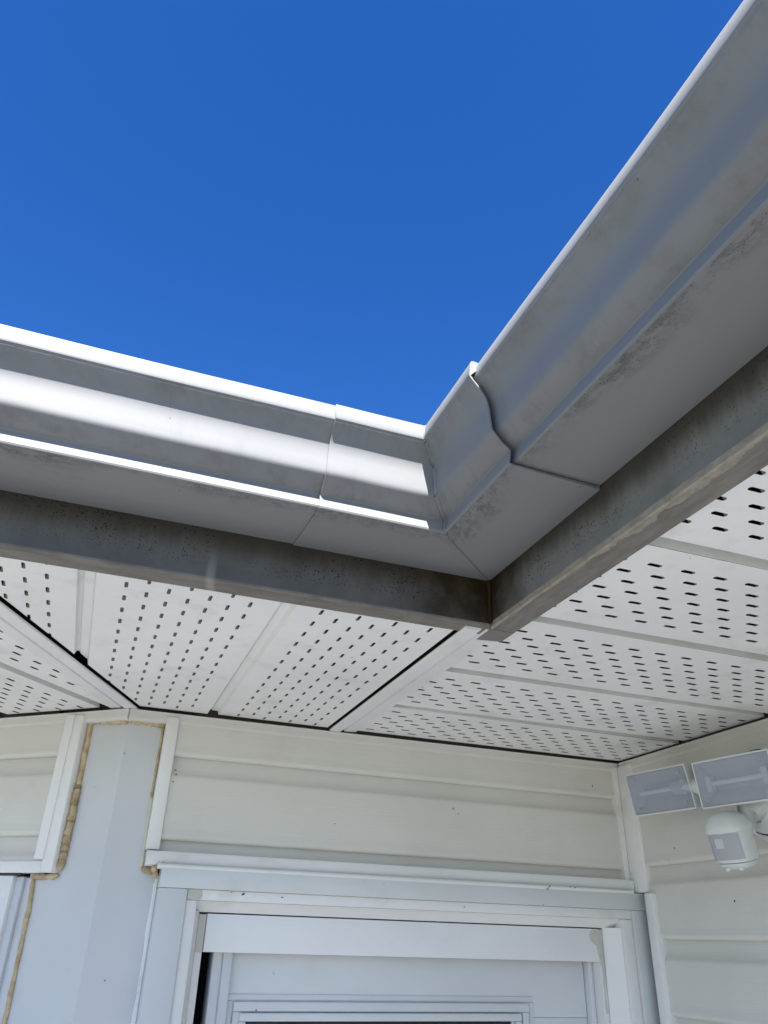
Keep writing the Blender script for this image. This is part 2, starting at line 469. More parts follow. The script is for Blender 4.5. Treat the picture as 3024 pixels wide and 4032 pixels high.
# ------------------------------------------------------------------ rain gutter
OUT = [(0.004, 1.172), (0.324, 1.146), (0.331, 1.148), (0.3335, 1.153), (0.3285, 1.1925), (0.3305, 1.1965), (0.346, 1.204), (0.359, 1.2145),
       (0.371, 1.226), (0.3795, 1.2345), (0.3845, 1.2405), (0.3872, 1.247), (0.389, 1.256), (0.3912, 1.282), (0.3935, 1.306), (0.397, 1.328),
       (0.405, 1.349), (0.419, 1.368), (0.436, 1.384), (0.446, 1.393), (0.4475, 1.398), (0.4525, 1.401), (0.455, 1.407), (0.4500, 1.450),
       (0.446, 1.459), (0.438, 1.463)]
def offset_profile(p, t):
    q = []
    for i, (x, y) in enumerate(p):
        a = p[max(0, i - 1)]; b = p[min(len(p) - 1, i + 1)]
        tx, ty = b[0] - a[0], b[1] - a[1]; L = math.hypot(tx, ty) or 1
        q.append((x - ty / L * t, y + tx / L * t))
    return q
def gutter_profile(dd=0.0, dz=0.0, t=0.006, dzb=None):
    """section shifted by dd outward, by dzb at the bottom and dz at the lip; keeps the unshifted section as attribute"""
    if dzb is None: dzb = dz
    def sh(x, y):
        w = min(1.0, max(0.0, (y - 1.15) / 0.3))
        return (x + dd * min(1, x / 0.25), y + dzb + (dz - dzb) * w, x, y)
    back = [(0.415, 1.463), (0.412, 1.452)]
    inn_ = [(max(x, 0.008), y) for x, y in offset_profile(OUT, t)][:-3]
    loop = [(0.004, 1.46)] + OUT + back + list(reversed(inn_[1:])) + [(0.012, inn_[0][1] + 0.004), (0.012, 1.46)]
    return [sh(*q) for q in loop]

gut = empty('rain_gutter', (XF, YF, 1.17), 'dirty pale grey metal rain gutter with an inside corner, edging the blue sky', 'gutter')
# left run, going round the hip out of the picture
mb = MB()
p0 = (HIPX + FA.u[0] * 3.0, YF + FA.u[1] * 3.0)
sweep(mb, [p0, (HIPX, YF), (0.60, YF)], [nA, mAB, nB], gutter_profile(-0.006, -0.002, 0.005, 0.005), start=-3.0, wob=0.0016)
tag(build('gutter_run', mb, M['gutter'], gut, smooth=32), 'sunlit left run of the gutter with a shadow under its rolled lip')
mb = MB()
sweep(mb, [(XF, 1.66), (XF, -3.0)], [nC, nC], gutter_profile(-0.021, -0.001, 0.005, 0.015), start=7.0, wob=0.0016)
tag(build('gutter_run', mb, M['gutter'], gut, smooth=32), 'shaded right run of the gutter climbing to the top edge')
mb = MB()
sweep(mb, [(0.482, YF), (XF, YF), (XF, 1.59)], [nB, mBC, (-1.0, -0.16)], gutter_profile(0.001, 0.0, 0.005), start=20.0, wob=0.0008)
cs = tag(build('corner_section', mb, M['gutter'], gut, smooth=32), 'inside corner section overlapping both gutter runs')
# sealed seam down the mitre
pts = [(XF + mBC[0] * (d + 0.004) + 0.006, YF + mBC[1] * (d + 0.004), z) for d, z in OUT[3:21]]
mb = MB(); tube(mb, pts, [0.0085] * len(pts), 8)
build('seam_bead', mb, M['gutter'], cs, smooth=60)
pts = [(XF + mBC[0] * d, YF + mBC[1] * d, z - 0.002) for d, z in [(0.02, 1.171), (0.10, 1.1641), (0.2, 1.1560), (0.31, 1.1468)]]
mb = MB(); tube(mb, pts, [0.0009] * 4, 6)
build('seam_bead', mb, M['gutter'], cs, smooth=60)
def lip_clip(path, normals, name, parent, t=0.005):
    o = [(x + t, y) for x, y in [(0.443, 1.392), (0.452, 1.400), (0.455, 1.409), (0.4505, 1.450), (0.447, 1.459)]] + [(0.441, 1.4635)]
    i = [(0.440, 1.462), (0.445, 1.458), (0.449, 1.45), (0.454, 1.409), (0.451, 1.403), (0.442, 1.394)]
    mb = MB(); sweep(mb, path, normals, o + i, cuts=1)
    return build(name, mb, M['gutter'], parent, smooth=40)
lip_clip([(XF - 0.028, YF), (XF, YF), (XF, YF - 0.018)], [nB, mBC, nC], 'lip_clip', cs, 0.003)
lip_clip([(XF, 1.600), (XF, 1.5905)], [(-1.0, -0.16), (-1.0, -0.16)], 'lip_clip', cs, 0.001)
# nail head and its scratch on the sunlit face
def face_d(z):
    for a, b in zip(OUT, OUT[1:]):
        if a[1] <= z <= b[1]: return a[0] + (b[0] - a[0]) * (z - a[1]) / (b[1] - a[1])
    return 0.39
for (x, z, r, mt) in [(-0.315, 1.275, 0.0022, 'dirt'), (-0.317, 1.262, 0.0016, 'dirt'), (-0.348, 1.315, 0.0016, 'dirt'), (-0.345, 1.366, 0.0018, 'clip')]:
    dd = face_d(z - 0.006) - 0.007
    mb = MB(); tube(mb, [(x, YF - dd + 0.004, z), (x, YF - dd - 0.001, z), (x, YF - dd - 0.0022, z)], [r, r, r * 0.5], 8)
    build('rivet', mb, M[mt], gut)

# ------------------------------------------------------------------ fascia boards
def fascia_profile(w): return [(-w, 0.998), (-w, 0.995), (-0.004, 0.995), (0.0, 0.999), (0.0, 1.50), (-0.02, 1.50), (-0.02, 0.998)]
mb = MB()
sweep(mb, [(XF - 0.004, YF), (HIPX, YF), p0], [nB, mAB, nA], fascia_profile(0.084), start=0.0)
fl = build('fascia_board', mb, M['fascia_b'])
tag(fl, 'dark mildewed metal fascia under the left gutter, rust brown near the inside corner', 'fascia', kind='thing')
mb = MB()
sweep(mb, [(XF, YF + 0.012), (XF, -3.0)], [nC, nC], [(d, z - 0.004) for d, z in fascia_profile(0.098)], start=-0.012)
fr_ = build('fascia_board', mb, M['fascia_c'])
tag(fr_, 'grey metal fascia under the right gutter with pale scraped paint along its lower edge', 'fascia', kind='thing')
# flange tail lapping over the other board
mb = MB()
pl = [(XF + 0.001, YF + 0.011), (XF + 0.002, YF + 0.125), (XF + 0.096, YF + 0.11), (XF + 0.096, YF + 0.011)]
mb.add([(x, y, 0.989) for x, y in pl] + [(x, y, 0.993) for x, y in pl],
       [(0, 1, 2, 3), (7, 6, 5, 4)] + [(i, (i + 1) % 4, 4 + (i + 1) % 4, 4 + i) for i in range(4)],
       [(0.06, -0.06, 0.990)] * 8)
build('flange_tail', mb, M['fascia_c'], fr_)
mb = MB(); tube(mb, [(XF - 0.006, YF - 0.006, 1.006), (XF - 0.008, YF - 0.007, 1.06), (XF - 0.006, YF - 0.006, 1.12), (XF - 0.008, YF - 0.008, 1.172)], [0.006, 0.0085, 0.007, 0.009], 8)
build('corner_sealant', mb, M['rust'], fl, smooth=60)

# ------------------------------------------------------------------ soffits
def panel(name, org, du, dv, width, v0, v1, parent, ncol=7, first=0.097, pitch=0.0688, vp=0.119, phase=0.0, hw=0.0058, hl=0.0255, hh=0.0115,
          clips=(), groove=True, gw=0.057, undercut=0.0, z=1.0, lead=True):
    """one vented panel: flat strip with lanced louvre slots, then the V joint to its neighbour"""
    mb = MB(); tongues = MB()
    t1, t2 = random.uniform(-0.004, 0.004), random.uniform(-0.0015, 0.0015)
    def P(s, v, zz): return (org[0] + du[0] * s + dv[0] * v, org[1] + du[1] * s + dv[1] * v, z + zz + t1 * (s - 0.3) + t2 * (v - 0.9))
    def quad(s0, s1, a, b, z_0=0.0, z_1=0.0): mb.add([P(s0, a, z_0), P(s1, a, z_1), P(s1, b, z_1), P(s0, b, z_0)], [(0, 1, 2, 3)])
    prev = 0.0; ch = 0.0055
    for k in range(ncol):
        c = first + pitch * k; l, r = c - hw, c + hw
        quad(prev, l, v0, v1)
        v = v0 + (phase + (0.5 * vp if k % 2 else 0.0)) % vp
        a = v0
        while v + hl < v1:
            b0, b1 = v - hl, v + hl
            if b0 > a + 0.004:
                jit = random.uniform(-0.0012, 0.0012); b0 += jit; b1 += jit
                quad(l, r, a, b0)
                # rounded slot corners
                for (e0, sg) in ((b0, 1), (b1, -1)):
                    for s_ in (l, r): mb.add([P(s_, e0, 0), P(c, e0, 0), P(s_, e0 + sg * ch, 0)], [(0, 1, 2)])
                # bridge louvre: the tongue is pressed up into the panel and stays joined at both ends
                rp_ = 0.010; l_t, r_t = l + 0.0016, r - 0.0010
                tongues.add([P(l_t, b0, 0.0006), P(r_t, b0, 0.0006), P(r_t, b0 + rp_, hh), P(l_t, b0 + rp_, hh), P(r_t, b1 - rp_, hh), P(l_t, b1 - rp_, hh), P(r_t, b1, 0.0006), P(l_t, b1, 0.0006)],
                       [(0, 1, 2, 3), (3, 2, 4, 5), (5, 4, 6, 7)])
                a = b1
            v += vp
        quad(l, r, a, v1)
        prev = r
    quad(prev, width, v0, v1)
    if groove and undercut:
        g = [(width, 0.0), (width - undercut, 0.05), (width + gw + undercut, 0.05), (width + gw, 0.0)]
        for (a, b) in zip(g, g[1:]): quad(a[0], b[0], v0, v1, a[1], b[1])
    elif groove:
        g = [(width, 0.0), (width + 0.006, 0.021), (width + 0.017, 0.028), (width + 0.020, 0.022), (width + gw - 0.007, 0.021), (width + gw, 0.0)]
        for (a, b) in zip(g, g[1:]): quad(a[0], b[0], v0, v1, a[1], b[1])
    o = build(name, mb, M['soffit'], parent, recalc=False, clips=clips)
    t_ = build('louvres', tongues, M['dust_shade'], o, recalc=False, clips=clips)
    t_['kind'] = 'stuff'
    return o

hipP = (0.158, 4.055); hipN = (-hd[1], hd[0])        # perpendicular pointing to the left wall side
def hpt(t, along): return (hipP[0] + hipN[0] * t + hd[0] * along, hipP[1] + hipN[1] * t + hd[1] * along)
sB = empty('soffit', (0.4, 3.2, 1.0), 'white vented soffit behind the left gutter, slots pointing toward the door wall', 'soffit')
clipB = [(hipP, hipN)]
YE = 4.018
panel('soffit_panel', (-0.782, 2.31), (1, 0), (0, 1), 0.602, 0.0, YE - 2.31, sB, phase=0.071, clips=clipB, groove=True)
panel('soffit_panel', (-0.123, 2.31), (1, 0), (0, 1), 0.602, 0.0, YE - 2.31, sB, phase=0.037, clips=clipB, groove=True)
panel('soffit_panel', (0.536, 2.31), (1, 0), (0, 1), 0.589, 0.0, YE - 2.31, sB, phase=0.005, groove=False)
sA = empty('soffit', (-0.4, 3.7, 1.0), 'white vented soffit wedge at the left edge, beyond the diagonal trim', 'soffit')
clipA = [(hpt(0.09, 0), (-hipN[0], -hipN[1]))]
for k in range(-2, 5):
    s0 = 0.167 + 0.652 * k
    o = (EA[0] + FA.u[0] * s0, EA[1] + FA.u[1] * s0)
    panel('soffit_panel', o, FA.u, FA.n, 0.593, 0.045, 1.77, sA, phase=0.03, hw=0.0078, hh=0.018, clips=clipA if k < 3 else (), undercut=0.012)
sC = empty('soffit', (2.1, 2.9, 1.0), 'white vented soffit on the right with rows of black slots, over the floodlight', 'soffit')
ys = [(2.206, 0.594, 2.80), (2.851, 0.574, 3.425), (3.478, 0.53, 4.0)]
XE = 2.978
for k, y0 in enumerate([2.206 - 0.648 * j for j in range(7, 0, -1)] + [2.206, 2.851, 3.478]):
    y1 = {2.206: 2.798, 2.851: 3.425, 3.478: YE}.get(y0, y0 + 0.594)
    last = y0 == 3.478
    panel('soffit_panel', (1.236 if y0 < 2.1 else 1.262, y0), (0, 1), (1, 0), y1 - y0, 0.0, XE - 1.25, sC, first=0.103 if not last else 0.085, pitch=0.0655 if not last else 0.066,
          vp=0.1215, phase=0.085 + 0.01 * (k % 3), hw=0.0082, hh=0.018, groove=not last, gw=0.052, undercut=0.012)

def divider(name, org, along, across, length, label, start=0.0):
    pr = [(0.015, 0.994), (0.015, 0.989), (0.019, 0.985), (0.074, 0.985), (0.079, 0.989), (0.082, 0.998), (0.097, 0.9985), (0.100, 0.991), (0.164, 0.9945),
          (0.166, 0.9985), (0.10, 1.002), (0.03, 0.996)]
    mb = MB(); n = len(pr)
    vs = [(org[0] + across[0] * t + along[0] * L, org[1] + across[1] * t + along[1] * L, z) for L in (start, length) for t, z in pr]
    fs = [(i, (i + 1) % n, n + (i + 1) % n, n + i) for i in range(n)] + [tuple(range(n)), tuple(n + i for i in reversed(range(n)))]
    mb.add(vs, fs)
    o = build(name, mb, M['trim'])
    return tag(o, label, 'trim strip', 'soffit dividers', 'thing')
divider('soffit_divider', (1.125, 2.33), (0, 1), (1, 0), 1.70, 'white trim strip with a black gap, running from the gutter corner to the door wall')
divider('soffit_divider', hpt(0, 0), (-hd[0], -hd[1]), hipN, 2.05, 'white diagonal trim strip running from the left edge to the grey corner post', -0.03)

# ------------------------------------------------------------------ siding walls
def siding_profile(zb, E, top=None, low=None):
    sc = 0.098
    p = [(0.004, zb + 0.006), (0.018, zb - 0.005), (0.028, zb - 0.006), (0.037, zb + 0.000), (0.0435, zb + 0.010), (0.0435, zb + 0.018), (0.0405, zb + 0.028), (0.0395, zb + 0.06),
         (0.037, zb + E - sc - 0.012), (0.0355, zb + E - sc + 0.000), (0.030, zb + E - sc * 0.93), (0.020, zb + E - sc * 0.80), (0.012, zb + E - sc * 0.58), (0.007, zb + E - sc * 0.30), (0.005, zb + E + 0.004)]
    if top is not None: p = [(o, min(z, top)) for o, z in p]
    if low is not None: p = [(o, max(z, low)) for o, z in p]
    return p + [(0.0, p[-1][1]), (0.0, p[0][1])]
def siding(fr, a0, a1, butts, top, parent, low):
    for i, zb in enumerate(butts):
        nxt = butts[i - 1] if i else None
        E = (nxt - zb) if nxt is not None else 0.37
        mb = MB(); extr(mb, fr, siding_profile(zb, E, top if nxt is None else None, low), a0, a1)
        build('siding_course', mb, M['siding'], parent, smooth=50)
wB = empty('siding_wall', FB.p(1.6, 0, GZ), 'cream lap siding strip above the white door', 'wall')
siding(FB, 0.33, 2.99, [0.783, 0.398, 0.013], 0.975, wB, 0.285)
mb = MB(); box(mb, FB, 0.10, 0.42, -0.20, -0.035, GZ, 2.13); box(mb, FB, 2.82, 3.4, -0.20, -0.002, GZ, 2.13); box(mb, FB, 0.42, 2.82, -0.20, -0.002, 0.16, 2.13)
build('sheathing', mb, M['sheath'], wB)
wC = empty('siding_wall', FC.p(2.5, 0, GZ), 'cream lap siding on the right wall behind the floodlight', 'wall')
bc = [0.765, 0.408, 0.055, -0.285]
while bc[-1] > GZ + 0.4: bc.append(bc[-1] - 0.352)
siding(FC, -3.0, 3.92, bc, 0.97, wC, None)
mb = MB(); box(mb, FC, -3.0, 4.27, -0.20, -0.002, GZ, 2.13); build('sheathing', mb, M['sheath'], wC)
wA = empty('siding_wall', FA.p(1.2, 0, GZ), 'cream lap siding strip above the window at the left edge', 'wall')
siding(FA, 0.30, 3.2, [0.777, 0.405, 0.03], 0.975, wA, 0.245)
mb = MB(); box(mb, FA, 0.12, 0.46, -0.2, -0.035, GZ, 2.13); box(mb, FA, 0.46, 3.2, -0.2, -0.002, 0.16, 2.13); box(mb, FA, 2.0, 3.2, -0.2, -0.004, GZ, 0.16)
build('sheathing', mb, M['sheath'], wA)
mb = MB(); box(mb, FA, 1.85, 3.2, 0.0, 0.02, GZ, 0.2); build('siding_base', mb, M['siding'], wA)

# wall channels under the soffit
JP = [(0.0, 0.928), (0.034, 0.932), (0.042, 0.938), (0.044, 0.950), (0.040, 0.972), (0.046, 0.982), (0.040, 0.986), (0.034, 0.984), (0.030, 0.976), (0.0, 0.976)]
mb = MB(); extr(mb, FB, JP, 0.10, 2.975); build('soffit_channel', mb, M['siding'], wB, smooth=50)
mb = MB(); extr(mb, FC, JP, -3.0, 4.02); build('soffit_channel', mb, M['siding'], wC, smooth=50)
mb = MB(); extr(mb, FA, JP, -0.015, 3.2); build('soffit_channel', mb, M['siding'], wA, smooth=50)
# vertical and horizontal J trims
mb = MB(); box(mb, FB, 0.283, 0.346, 0.0, 0.056, 0.346, 0.962); build('j_trim', mb, M['trim'], wB, bevel=0.006, smooth=40)
HJ = [(0.0, 0.276), (0.062, 0.276), (0.075, 0.281), (0.080, 0.292), (0.080, 0.330), (0.074, 0.340), (0.060, 0.342), (0.0, 0.342)]
mb = MB(); extr(mb, FB, HJ, 0.292, 2.96); build('j_trim', mb, M['trim'], wB, smooth=40)
mb = MB(); box(mb, FA, 0.298, 0.352, 0.012, 0.060, 0.293, 0.968); build('j_trim', mb, M['trim'], wA, bevel=0.004, smooth=40)
mb = MB(); prism(mb, FA, [(0.238, 0.236), (0.306, 0.238), (0.306, 0.966), (0.246, 0.966)], -0.02, 0.052); build('j_trim', mb, M['trim'], wA, bevel=0.006, smooth=40)
mb = MB(); box(mb, FA, 0.3065, 3.2, 0.0, 0.050, 0.236, 0.287); build('j_trim', mb, M['trim'], wA, bevel=0.006, smooth=40)
# inside corner trims on the right
mb = MB(); box(mb, FC, 3.888, 4.035, 0.0, 0.052, 0.275, 0.962); u_ = build('corner_trim', mb, M['trim'], bevel=0.006, smooth=40)
tag(u_, 'upper white corner strip between door wall and right wall, touching the soffit', 'corner trim', kind='thing')
mb = MB(); extr(mb, FB, [(0.0, 0.29), (0.046, 0.29), (0.050, 0.296), (0.050, 0.958), (0.0, 0.958)], 2.928, 2.961); build('side_flange', mb, M['trim'], u_)
mb = MB(); box(mb, FC, 3.832, 3.899, 0.0, 0.066, GZ, 0.270); l_ = build('corner_trim', mb, M['trim'], bevel=0.006, smooth=40)
tag(l_, 'lower white corner strip beside the right door casing', 'corner trim', kind='thing')

# ------------------------------------------------------------------ grey corner post with foam
post = empty('corner_post', (EA[0], EA[1], GZ), 'bluish grey folded metal corner post edged with tan foam, left of the door', 'corner post')
mb = MB(); prism(mb, FB, [(0.107, GZ), (0.36, GZ), (0.36, 0.262), (0.30, 0.262), (0.30, 0.975), (0.107, 0.975)], -0.03, 0.0)
build('right_face', mb, M['column'], post)
mb = MB(); prism(mb, FA, [(0.0, GZ), (0.40, GZ), (0.40, 0.235), (0.27, 0.235), (0.27, 0.975), (0.0, 0.975)], -0.03, 0.0)
build('left_face', mb, M['column'], post)
def bead(pts, r, mat, n=26, squash=1.0, jit=0.22):
    out = []; rr = []
    L = [0]
    for a, b in zip(pts, pts[1:]): L.append(L[-1] + (Vector(b) - Vector(a)).length)
    for i in range(n + 1):
        t = L[-1] * i / n; k = 0
        while k < len(L) - 2 and t > L[k + 1]: k += 1
        w = (t - L[k]) / (L[k + 1] - L[k])
        p = Vector(pts[k]).lerp(Vector(pts[k + 1]), w)
        p += Vector((random.uniform(-1, 1), random.uniform(-1, 1), random.uniform(-1, 1))) * r * 0.14
        out.append(tuple(p)); rr.append(r * random.uniform(1 - jit, 1 + jit))
    rr[0] *= 0.5; rr[-1] *= 0.5
    mb = MB(); tube(mb, out, rr, 10, squash)
    return build('foam_bead', mb, mat, post, smooth=80)
bead([FA.p(0.232, 0.004, 0.955), FA.p(0.226, 0.006, 0.62)], 0.0135, M['foam'], 22, jit=0.12)
bead([FA.p(0.224, 0.012, 0.63), FA.p(0.220, 0.014, 0.45), FA.p(0.226, 0.01, 0.25)], 0.0175, M['foam_s'], 40, jit=0.15)
bead([FA.p(0.225, 0.006, 0.945), FA.p(0.10, 0.006, 0.936), FA.p(0.0, 0.006, 0.932)], 0.017, M['foam'], 20, jit=0.15)
bead([FB.p(0.107, 0.006, 0.934), FB.p(0.20, 0.006, 0.936), FB.p(0.285, 0.006, 0.930)], 0.017, M['foam'], 18, jit=0.15)
bead([FB.p(0.276, 0.002, 0.93), FB.p(0.274, 0.002, 0.58)], 0.006, M['foam'], 24)
bead([FB.p(0.276, 0.002, 0.58), FB.p(0.281, 0.002, 0.27)], 0.008, M['foam_p'], 22)
bead([FB.p(0.282, 0.01, 0.262), FB.p(0.345, 0.02, 0.256)], 0.014, M['foam'], 9)
bead([FA.p(0.230, 0.012, 0.226), FA.p(0.30, 0.010, 0.222), FA.p(0.385, 0.008, 0.220)], 0.012, M['foam'], 16)
bead([FA.p(0.372, 0.006, 0.22), FA.p(0.360, 0.006, 0.10), FA.p(0.350, 0.006, -0.40), FA.p(0.35, 0.006, -1.2)], 0.0105, M['foam'], 40, jit=0.10)
# foam lump with drips where the channel above the door ends
lump = []
for (x, z, r) in [(0.335, 0.262, 0.016), (0.352, 0.275, 0.014), (0.370, 0.286, 0.010), (0.343, 0.244, 0.012)]:
    mb = MB(); pts = [FB.p(x + 0.004 * k, 0.075 - 0.003 * abs(k), z + 0.005 * k) for k in (-2, -1, 0, 1, 2)]
    tube(mb, pts, [r * .3, r * .9, r, r * .8, r * .25], 8); build('foam_bead', mb, M['foam'], post, smooth=80)
for (x, z0_, z1_, r) in [(0.342, 0.245, 0.205, 0.006), (0.352, 0.245, 0.222, 0.005), (0.336, 0.25, 0.226, 0.006)]:
    mb = MB(); tube(mb, [FB.p(x, 0.07, z0_), FB.p(x + 0.002, 0.072, (z0_ + z1_) / 2), FB.p(x + 0.001, 0.07, z1_)], [r, r * .8, r * .4], 7)
    build('foam_bead', mb, M['foam'], post, smooth=80)
# dirt scratch on the fold
mb = MB(); tube(mb, [FB.p(0.106, 0.002, 0.775), FB.p(0.116, 0.002, 0.774)], [0.0018, 0.0012], 5); build('dirt_mark', mb, M['dirt'], post)

# ------------------------------------------------------------------ door frame
dfm = empty('doorway', FB.p(1.7, 0, GZ), 'pale stepped metal door casing around the white door', 'doorway')
Yc = lambda Y: 4.07 - Y
def fb(name, x0, x1, Y0, Y1, z0_, z1_, mat, parent=dfm, bev=0.004, lab=None):
    mb = MB(); box(mb, FB, x0, x1, Yc(Y1), Yc(Y0), z0_, z1_)
    o = build(name, mb, mat, parent, bevel=bev, smooth=40)
    if lab: o['label'] = lab
    return o
fb('casing', 0.366, 0.497, 3.968, 4.07, GZ, 0.187, M['casing'])
fb('casing', 0.366, 3.012, 3.962, 4.07, 0.188, 0.272, M['casing'], lab='head casing across the top of the door')
fb('casing', 2.915, 3.012, 3.968, 4.07, GZ, 0.187, M['casing'])
# rolled bead over the head casing
mb = MB(); tube(mb, [FB.p(x, 0.100, 0.2765) for x in (0.345, 1.0, 1.7, 2.4, 2.93)], [0.0115] * 5, 12); build('head_bead', mb, M['trim'], dfm, smooth=80)
# second step
fb('inner_casing', 0.498, 0.548, 3.985, 4.075, GZ, 0.142, M['trim'])
fb('inner_casing', 0.498, 2.914, 3.983, 4.075, 0.143, 0.1875, M['trim'])
fb('inner_casing', 2.848, 2.914, 3.985, 4.075, GZ, 0.142, M['trim'])
# sloping stop
def slope_v(x0, x1, Y0, Y1):
    mb = MB(); ps = [(x0, Y0), (x1, Y1), (x1, 4.16), (x0, 4.16)]
    mb.add([(x, y, GZ) for x, y in ps] + [(x, y, 0.10) for x, y in ps], [(0, 1, 2, 3), (7, 6, 5, 4)] + [(i, (i + 1) % 4, 4 + (i + 1) % 4, 4 + i) for i in range(4)])
    return build('door_stop', mb, M['trim'], dfm)
slope_v(0.549, 0.579, 4.00, 4.085)
slope_v(2.847, 2.784, 4.00, 4.085)
mb = MB(); extr(mb, FB, [(Yc(4.00), 0.142), (Yc(4.075), 0.098), (Yc(4.16), 0.098), (Yc(4.16), 0.142)], 0.549, 2.847); build('door_stop', mb, M['trim'], dfm)
fb('jamb_strip', 0.580, 0.614, 4.09, 4.2, GZ, 0.090, M['trim'])
fb('jamb_strip', 2.755, 2.783, 4.09, 4.2, GZ, 0.090, M['trim'])
fb('header_box', 0.617, 2.752, 4.076, 4.17, -0.064, 0.0925, M['header'], bev=0.003, lab='smooth white header panel above the door')
# putty smears
def patch(poly, Y, th_=0.003):
    mb = MB(); prism(mb, FB, poly, Yc(Y), Yc(Y) + th_); return build('putty_patch', mb, M['putty'], dfm)
patch([(0.581, 0.089), (0.6145, 0.089), (0.6135, -0.066), (0.580, -0.066)], 4.0895)
patch([(0.50, 0.186), (0.563, 0.187), (0.566, 0.16), (0.562, 0.145), (0.50, 0.1445)], 3.9825)
rp = [(2.70, 0.075), (2.712, 0.086), (2.735, 0.088), (2.751, 0.086), (2.751, -0.058), (2.743, -0.05), (2.736, -0.012), (2.730, 0.014), (2.712, 0.022), (2.700, 0.040), (2.694, 0.058)]
patch(rp, 4.0755, 0.0025)
patch([(2.757, 0.085), (2.782, 0.085), (2.776, -0.02), (2.780, -0.10), (2.768, -0.22), (2.773, -0.3), (2.762, -0.3), (2.764, -0.1), (2.757, -0.07)], 4.0895, 0.004)
# white caulk line beside the left casing and grimy caulk at the right
zs = [0.243 - 0.06 * k for k in range(0, 46)]
mb = MB(); prism(mb, FB, [(0.3655, z) for z in zs] + [(0.3475 + random.uniform(-.0025, .0025), z) for z in reversed(zs)], 0.001, 0.014)
build('caulk_bead', mb, M['caulk'], dfm, bevel=0.003)
mb = MB(); pts = [FB.p(2.9145 + random.uniform(-.002, .002), 0.088, 0.19 - 0.03 * k) for k in range(0, 70)]
tube(mb, pts, [0.0042 * random.uniform(.5, 1.3) for _ in pts], 6); build('caulk_bead', mb, M['putty'], dfm, smooth=80)

# ------------------------------------------------------------------ door
door = empty('door', FB.p(1.7, -0.1, GZ), 'white door with raised moulding round its glass, under the header panel', 'door')
def db(name, x0, x1, Y0, Y1, z0_, z1_, mat, parent=door, bev=0.003): return fb(name, x0, x1, Y0, Y1, z0_, z1_, mat, parent, bev)
GL = (0.868, 2.268, -0.352)
slab_ = db('slab', 0.775, 2.722, 4.21, 4.30, -0.325, 0.10, M['door'])
db('stile', 0.775, GL[0], 4.212, 4.30, GZ, -0.326, M['door'])
db('stile', GL[1], 2.722, 4.212, 4.30, GZ, -0.326, M['door'])
# stepped moulding round the glass
def mould(x0, x1, zt, w, Y):
    db('moulding', x0, x1, Y, 4.215, zt - w, zt, M['door'], bev=0.006)
    db('moulding', x0, x0 + w, Y, 4.215, -3.6, zt - w, M['door'], bev=0.006)
    db('moulding', x1 - w, x1, Y, 4.215, -3.6, zt - w, M['door'], bev=0.006)
mould(0.778, 2.396, -0.232, 0.026, 4.205)
mould(0.806, 2.362, -0.262, 0.040, 4.192)
mould(0.835, 2.312, -0.306, 0.034, 4.182)
db('glass', 0.868, 2.268, 4.225, 4.24, -3.6, -0.338, M['glass'])
for (x0, x1) in [(0.680, 0.722), (0.728, 0.772), (2.726, 2.754)]:
    db('edge_rail', x0, x1, 4.165, 4.30, GZ, 0.09, M['door'], bev=0.004)
db('edge_rail', 0.722, 0.728, 4.176, 4.30, GZ, 0.09, M['door'], bev=0)
mb = MB(); box(mb, FB, 0.55, 2.86, Yc(4.36), Yc(4.33), GZ, 0.30); build('black_backing', mb, M['black'], door)  # black panel added for the unlit room and to stop daylight leaking in
mb = MB(); box(mb, FB, 0.618, 0.676, Yc(4.325), Yc(4.29), GZ, 0.10); build('black_backing', mb, M['black'], door)  # black strip painted in for the shade inside the jamb gap

# ------------------------------------------------------------------ window on the left
win = empty('window', FA.p(1.1, 0, -2.9), 'white window frame at the lower left edge, next to the grey post', 'window')
mb = MB(); box(mb, FA, 0.472, 0.62, -0.08, 0.030, -3.0, 0.226); build('frame', mb, M['trim'], win, bevel=0.005, smooth=40)
mb = MB(); box(mb, FA, 0.6205, 1.85, -0.08, 0.030, 0.06, 0.226); build('frame', mb, M['trim'], win, bevel=0.005, smooth=40)
mb = MB(); prism(mb, FA, [(0.385, -3.0), (0.425, -3.0), (0.425, 0.218), (0.385, 0.218)], -0.08, -0.004); build('side_strip', mb, M['column'], win, bevel=0.004, smooth=40)
mb = MB(); prism(mb, FA, [(0.4255, -3.0), (0.4715, -3.0), (0.4715, 0.222), (0.4255, 0.222)], -0.08, 0.012); build('side_strip', mb, M['column'], win, bevel=0.004, smooth=40)
mb = MB(); box(mb, FA, 0.62, 1.85, -0.06, -0.05, -3.0, 0.06); build('glass', mb, M['glass'], win)
mb = MB(); box(mb, FA, 0.43, 1.85, 0.0, 0.035, 0.2262, 0.2355); build('seal', mb, M['seal'], win)

# ------------------------------------------------------------------ floodlight
class F3:
    def __init__(s, o, a, b, c): s.o, s.a, s.b, s.c = Vector(o), Vector(a).normalized(), Vector(b).normalized(), Vector(c).normalized()
    def p(s, x, y, z): return tuple(s.o + s.a * x + s.b * y + s.c * z)
def lampframe(o, tau, phi):
    hx = Vector((-math.sin(phi), -math.cos(phi), 0))
    n = Vector((-math.cos(phi) * math.cos(tau), math.sin(phi) * math.cos(tau), -math.sin(tau)))
    up = hx.cross(n)
    if up.z < 0: up = -up
    return F3(o, hx, n, up)
def loft(mb, f, rings, cap0=True):
    n = len(rings[0]); vs = [f.p(*q) for r in rings for q in r]; fs = []
    for k in range(len(rings) - 1):
        for i in range(n):
            j = (i + 1) % n; fs.append((k * n + i, k * n + j, (k + 1) * n + j, (k + 1) * n + i))
    if cap0: fs.append(tuple(range(n)))
    fs.append(tuple((len(rings) - 1) * n + i for i in reversed(range(n))))
    mb.add(vs, fs)
